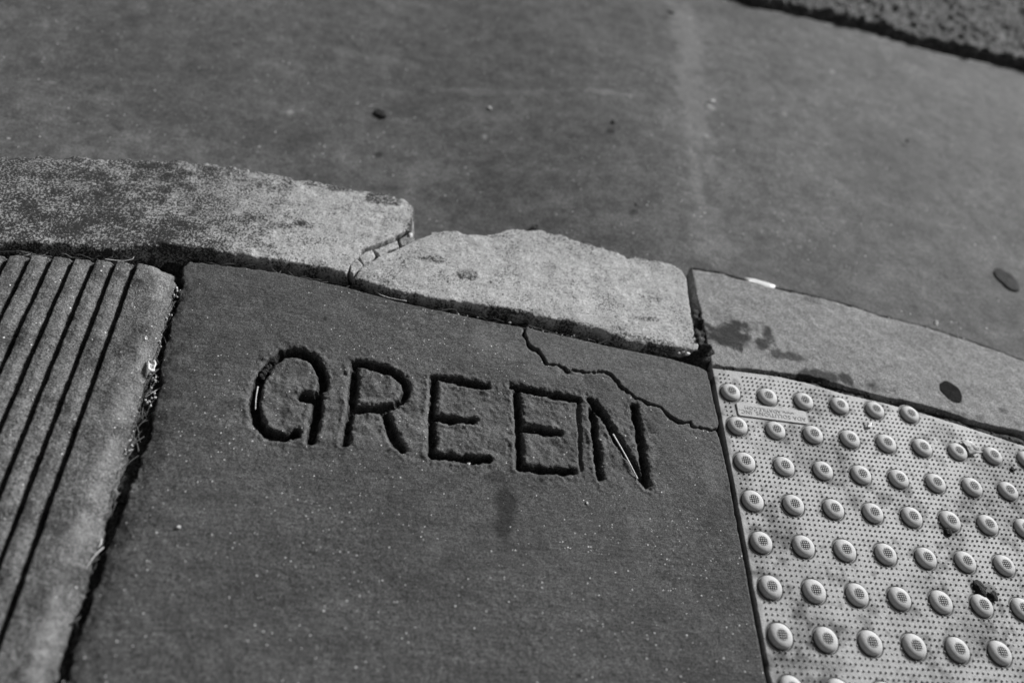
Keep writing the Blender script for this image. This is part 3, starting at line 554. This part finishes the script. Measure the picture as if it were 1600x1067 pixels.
# kerb joint straws
for i, (pts, lbl) in enumerate([
        ([(-0.5529, 0.1134), (-0.5381, 0.1029), (-0.4990, 0.0995), (-0.5107, 0.1001)], 'longest pale straw lying in the joint below the rubble filled kerb crack'),
        ([(-0.6185, 0.0172), (-0.6183, 0.0161)], None),
        ([(-0.3142, 0.0863), (-0.2900, 0.0788), (-0.2698, 0.0744)], 'straw in the joint where the slab crack meets the kerb'),
        ([(-0.4496, 0.0927), (-0.4284, 0.0990), (-0.4237, 0.0869)], 'bent straw in the joint below the middle of the palest kerb length'),
        ([(-0.9399, 0.1051), (-0.9161, 0.1046), (-0.9028, 0.1098), (-0.9027, 0.1151)], 'hooked straw in the black gap above the grooved slab'),
        ([(-0.7091, 0.1291), (-0.6818, 0.1105), (-0.6627, 0.1088)], 'curved stalk in the gap below the stained kerb length')]):
    if not lbl: continue
    o = tube('dry_straw', [(p[0], p[1], -.004+.001*k) for k, p in enumerate(pts)], .0008, MST if i in (0, 4) else MSD, taper=.4); tag(o, lbl, 'straw')
# bits of dry grass caught in the open joints: countable blades sharing one description per joint
def blades(path, n, zf, lab, grp, spread, seed, L=(.012, .032)):
    r = random.Random(seed); cum = [0]
    for p, q in zip(path[:-1], path[1:]): cum.append(cum[-1]+math.dist(p, q))
    for i in range(n):
        t = r.uniform(0, cum[-1]); k = max(j for j in range(len(cum)-1) if cum[j] <= t); f = (t-cum[k])/(cum[k+1]-cum[k]+1e-9)
        p, q = path[k], path[k+1]; x = p[0]+(q[0]-p[0])*f+r.uniform(-spread, spread); y = p[1]+(q[1]-p[1])*f+r.uniform(-spread, spread)
        base = math.atan2(q[1]-p[1], q[0]-p[0]); an = base+r.gauss(0, .45); ln = r.uniform(*L); z = zf+r.uniform(-.003, .003)
        dx, dy = math.cos(an)*ln/2, math.sin(an)*ln/2; bd = r.uniform(-.003, .003)
        o = tube('grass_blade', [(x-dx, y-dy, z-.003), (x+bd, y-bd, z+.002), (x+dx, y+dy, z+r.uniform(-.002, .004))], r.uniform(.0004, .0011), MSD if r.random() < .95 else MST, seg=5, flat=.4)
        tag(o, lab, 'grass blade', grp)
JL = [(-0.8319, 0.0773), (-0.8268, 0.0234), (-0.8252, -0.0222), (-0.8206, -0.0650), (-0.8103, -0.1196), (-0.8107, -0.1628), (-0.8104, -0.2079)]
blades(JL, 60, -.010, 'dry grass blade caught in the open joint right of the grooved slab', 'dry blades in the joint right of the grooved slab', .005, 3)
blades([(-0.8104, -0.2079), (-0.8085, -0.2783), (-0.8079, -0.3387), (-0.8028, -0.4068)], 26, -.010, 'dull dry blade deep in the lower part of the joint right of the grooved slab', 'dry blades low in the joint', .005, 8)
blades([(-1.0703, 0.0919), (-1.0254, 0.0958), (-0.9770, 0.1042), (-0.9185, 0.1119)], 34, -.006, 'dead grass blade in the dark gap between grooved slab and kerb', 'dead blades above the grooved slab', .005, 4)
blades([(-0.8071, 0.1314), (-0.7327, 0.1299), (-0.6173, 0.1199), (-0.4995, 0.1047), (-0.3403, 0.0883), (-0.2393, 0.0769), (-0.0957, 0.0618)], 70, -.009, 'dead grass blade in the long dark gap between kerb and lettered slab', 'dead blades in the kerb gap', .005, 5)
blades([(-0.0347, 0.2259), (-0.0312, 0.1406), (-0.0304, 0.0745)], 14, -.008, 'dead blade in the short dark joint between two kerb lengths', 'dead blades in the kerb joint', .003, 6, (.008, .018))
# grit in joints
def grit(path, n, zf, mat, lab, grp, spread, seed, sz=(.0012, .003), nm='grit_stone'):
    r = random.Random(seed)
    protos = []
    for i in range(n):
        k = r.randrange(len(path)-1); f = r.random(); p, q = path[k], path[k+1]
        x = p[0]+(q[0]-p[0])*f+r.uniform(-spread, spread); y = p[1]+(q[1]-p[1])*f+r.uniform(-spread, spread); s = r.uniform(*sz)
        if len(protos) < 4:
            o = pebble(nm, x, y, zf, s, s*.8, s*.6, mat, seed*10+i, 2, .8); protos.append(o)
        else:
            o = protos[i % 4].copy(); COL.objects.link(o); o.location = (x, y, zf+r.uniform(0, .002)); o.rotation_euler = (r.uniform(0, 3), r.uniform(0, 3), r.uniform(0, 6))
        tag(o, lab, 'grit', grp)
grit(JL, 34, -.008, MPB, 'pale crumb of grit in the open joint right of the grooved slab', 'grit in the joint right of the grooved slab', .006, 11, (.0009, .0024))
grit([(-0.4995, 0.1047), (-0.3403, 0.0883), (-0.2393, 0.0769), (-0.0742, 0.0651)], 30, -.009, MPB, 'crumb of grit in the long gap between kerb and lettered slab', 'grit in the kerb gap', .005, 12, (.0009, .0022))
grit([(-0.0137, 0.0455), (0.1047, 0.0469), (0.1791, 0.0378), (0.3277, 0.0142), (0.4830, -0.0233)], 46, -.001, MD, 'dark crumb along the joint between kerb and dotted plate', 'dark grit above the dotted plate', .0025, 13, (.001, .0028))
grit([(0.0193, 0.2436), (0.1125, 0.2351), (0.2523, 0.2151), (0.4050, 0.1924), (0.5631, 0.1502)], 44, -.003, MPB, 'pale crumb in the joint between the right kerb length and the gutter', 'grit along the outer kerb joint', .005, 14, (.001, .003))
grit([(-0.6827, -0.0668), (-0.6801, -0.0576), (-0.6768, -0.0485), (-0.6729, -0.0419), (-0.6687, -0.0363)], 26, -.0075, MD, 'dark lump added as shade in the upper left curve of the letter G', 'added shade lumps in the letter G', .0022, 21, (.0028, .0048), 'dark_clod')  # lumps added to darken a sunlit stretch of groove, in place of shade
# named scraps
def scrap(name, P, z, th, mat, lab, cat, warp=.003, seed=1):
    """a thin torn piece with a wavy surface and real thickness"""
    r = random.Random(seed); P = np.array(P); c = P.mean(0); n = len(P); V = []; Fc = []
    rings = [1, .66, .33]
    for side in (1, 0):
        for s in rings:
            for i in range(n):
                p = c+(P[i]-c)*s; V.append((p[0], p[1], z+side*th+warp*(.5+.5*math.sin(i*.95+s*3+seed))*s))
        V.append((c[0], c[1], z+side*th+warp*.5))
    m = 3*n+1
    for side in (0, 1):
        b = side*m
        for k in range(2):
            for i in range(n):
                f = (b+k*n+i, b+k*n+(i+1) % n, b+(k+1)*n+(i+1) % n, b+(k+1)*n+i); Fc.append(f if side == 0 else f[::-1])
        for i in range(n):
            f = (b+2*n+i, b+2*n+(i+1) % n, b+3*n); Fc.append(f if side == 0 else f[::-1])
    for i in range(n): Fc.append((i, m+i, m+(i+1) % n, (i+1) % n))
    me = bpy.data.meshes.new(name); me.from_pydata(V, [], Fc); me.materials.append(mat); me.polygons.foreach_set('use_smooth', [True]*len(Fc)); me.update()
    return tag(link(bpy.data.objects.new(name, me)), lab, cat)
scrap('torn_paper', [(-0.8281, -0.0640), (-0.8246, -0.0624), (-0.8215, -0.0672), (-0.8183, -0.0646), (-0.8152, -0.0694), (-0.8160, -0.0748), (-0.8148, -0.0788), (-0.8188, -0.0815), (-0.8238, -0.0781), (-0.8241, -0.0718)], -.001, .0012, MW, 'small bright white torn scrap in the joint right of the grooved slab', 'paper scrap', .004, 2)
scrap('torn_paper', [(-0.8435, -0.0274), (-0.8403, -0.0269), (-0.8379, -0.0321), (-0.8407, -0.0336)], .001, .001, MW, 'tiny white fleck on the worn edge of the grooved slab', 'paper scrap', .001, 3)
scrap('paper_strip', [(0.0770, 0.2606), (0.0938, 0.2607), (0.1147, 0.2569), (0.1331, 0.2526), (0.1288, 0.2441), (0.1105, 0.2484), (0.0897, 0.2522), (0.0767, 0.2528)], -.007, .0016, MW, 'white paper strip lying on the outer edge of the right kerb length', 'paper strip', .001, 4)
scrap('torn_paper', [(0.2181, -0.0230), (0.2193, -0.0298), (0.2260, -0.0255), (0.2223, -0.0340), (0.2152, -0.0361)], .0035, .0008, MW, 'small white V shaped chip on the dotted plate', 'paper scrap', .001, 5)
scrap('dry_leaf', [(0.3690, -0.0423), (0.3778, -0.0386), (0.3859, -0.0376), (0.3907, -0.0403), (0.3916, -0.0455), (0.3928, -0.0529), (0.3995, -0.0591), (0.3904, -0.0610), (0.3844, -0.0630), (0.3776, -0.0646), (0.3776, -0.0579), (0.3760, -0.0506), (0.3724, -0.0468)], .0035, .0012, MLF, 'crumpled pale dry leaf leaning on a dome of the dotted plate', 'leaf', .004, 6)
MG2 = concrete('pale_gum', .07, mid=.3, fine=.3, bump=.3, spec=.1, rough=1)
def gum(x, y, z, rx, ry, rot, lab, nm='chewing_gum', mat=None):
    P = [(rx*math.cos(a)*(1+.06*math.sin(3*a+1)+.03*math.sin(7*a)), ry*math.sin(a)*(1+.05*math.sin(2*a)+.03*math.sin(5*a+2))) for a in np.linspace(0, 2*math.pi, 40, endpoint=False)]
    o = prism(nm, P, [(-.002, 1.02), (.0, 1), (.0005, .93), (.0006, .6)], mat or MGM); o.location = (x, y, z); o.rotation_euler = (0, 0, rot); tag(o, lab, 'chewing gum'); return o
g = [(0.3957, 0.0572), (0.6461, 0.3665)]
gum(g[0][0], g[0][1], .0018, .0185, .0215, .3, 'flat black oval gum spot on the kerb length behind the dotted plate')
gum(g[1][0], g[1][1], float(gut_base(np.array([g[1][0]]), np.array([g[1][1]]))[0])+.0022, .020, .030, .4, 'blurred dark gum spot on the gutter near the right edge of the photo', mat=MG2)
for (x, y), s, lb_ in zip([(0.2912, -0.1970), (0.4462, -0.0802)], (.006, .004), ('round dark clod tucked under a dome, in the right part of the dotted plate', 'flat dark clod beside a dome at the right of the dotted plate')):
    o = pebble('dark_clod', x, y, .002, s, s*.8, s*.35, MD, int(x*999), 3, .8); tag(o, lb_, 'dirt clod')
cl = [(0.3061, -0.2784), (0.3173, -0.2792), (0.3222, -0.2857), (0.2907, -0.1976), (0.3247, -0.1758)]
o = pebble('dark_clod', cl[0][0], cl[0][1], .002, .011, .007, .003, MD, 31, 3, 1.1); tag(o, 'largest black dirt clod, crumbled above a dome low on the dotted plate', 'dirt clod')
o = pebble('dark_clod', cl[2][0], cl[2][1], .002, .006, .006, .0025, MD, 32, 3, 1.1); tag(o, 'small black clod just right of the largest clod on the dotted plate', 'dirt clod')
pb = [(0.4250, 0.2090), (-0.5117, 0.2353), (-0.0651, 0.0704), (-0.0593, 0.0662), (-0.0730, 0.0666), (-0.2360, -0.2073), (-0.3946, -0.1681), (-0.7254, -0.2890), (-0.5979, 0.5436), (0.0500, 1.1653), (-0.1379, 0.6507), (-0.1108, 0.4002), (-0.3031, 0.3009), (0.5700, 0.7780), (0.1010, 0.7973), (-0.3937, 0.6223)]
PBL = [(.0055, MPB, 'single pale pebble in the joint between right kerb length and gutter', .0), (.0045, MW, 'bright chip at the far end of the rubble filled kerb crack', .003),
       (.0028, MW, 'bright glassy crumb in the joint where two kerb lengths meet the slab', -.002), (.0035, MW, 'largest bright crumb in the joint above the broken slab corner', -.001), (.0022, MW, 'smallest bright crumb in the joint above the broken slab corner', -.002),
       (.0018, MPB, 'pale pebble on the dark slab below the letter N', .0005), (.0022, MPB, 'tiny pale pebble on the slab below the first letter E', .0), (.0026, MPB, 'pale crumb on the dark slab near its lower left edge', .0)]
for (x, y), (s, m, l, z) in zip(pb, PBL):
    o = pebble('pebble', x, y, z, s, s*.75, s*.6, m, int(abs(x*777)), 3, .7); tag(o, l, 'pebble')
for i, (s, m, l) in enumerate([(.015, MD, 'largest dark clod lying on the gutter behind the chipped kerb length'), (.010, MD, 'blurred dark clod on the gutter at the very top of the photo'), (.007, MD, 'small dark clod in the middle of the gutter'),
                               (.007, MD, 'dark clod on the gutter behind the open kerb joint'), (.009, MD, 'dark clod against the outer edge of the palest kerb length'), (.006, MD, 'tiny dark clod on the right half of the gutter'),
                               (.007, MPB, 'pale pebble on the gutter beside the light streak'), (.005, MPB, 'small pale pebble in the middle of the gutter')]):
    x, y = pb[8+i]; zz = float(gut_base(np.array([x]), np.array([y]))[0]); k = (CC[2]-zz)/CC[2]
    x = CC[0]+(x-CC[0])*k; y = CC[1]+(y-CC[1])*k
    o = pebble('pebble' if m is MPB else 'dark_clod', x, y, float(gut_base(np.array([x]), np.array([y]))[0]), s*.9, s*.6, s*.16, m, 300+i, 3, .8); tag(o, l, 'pebble' if m is MPB else 'dirt clod')
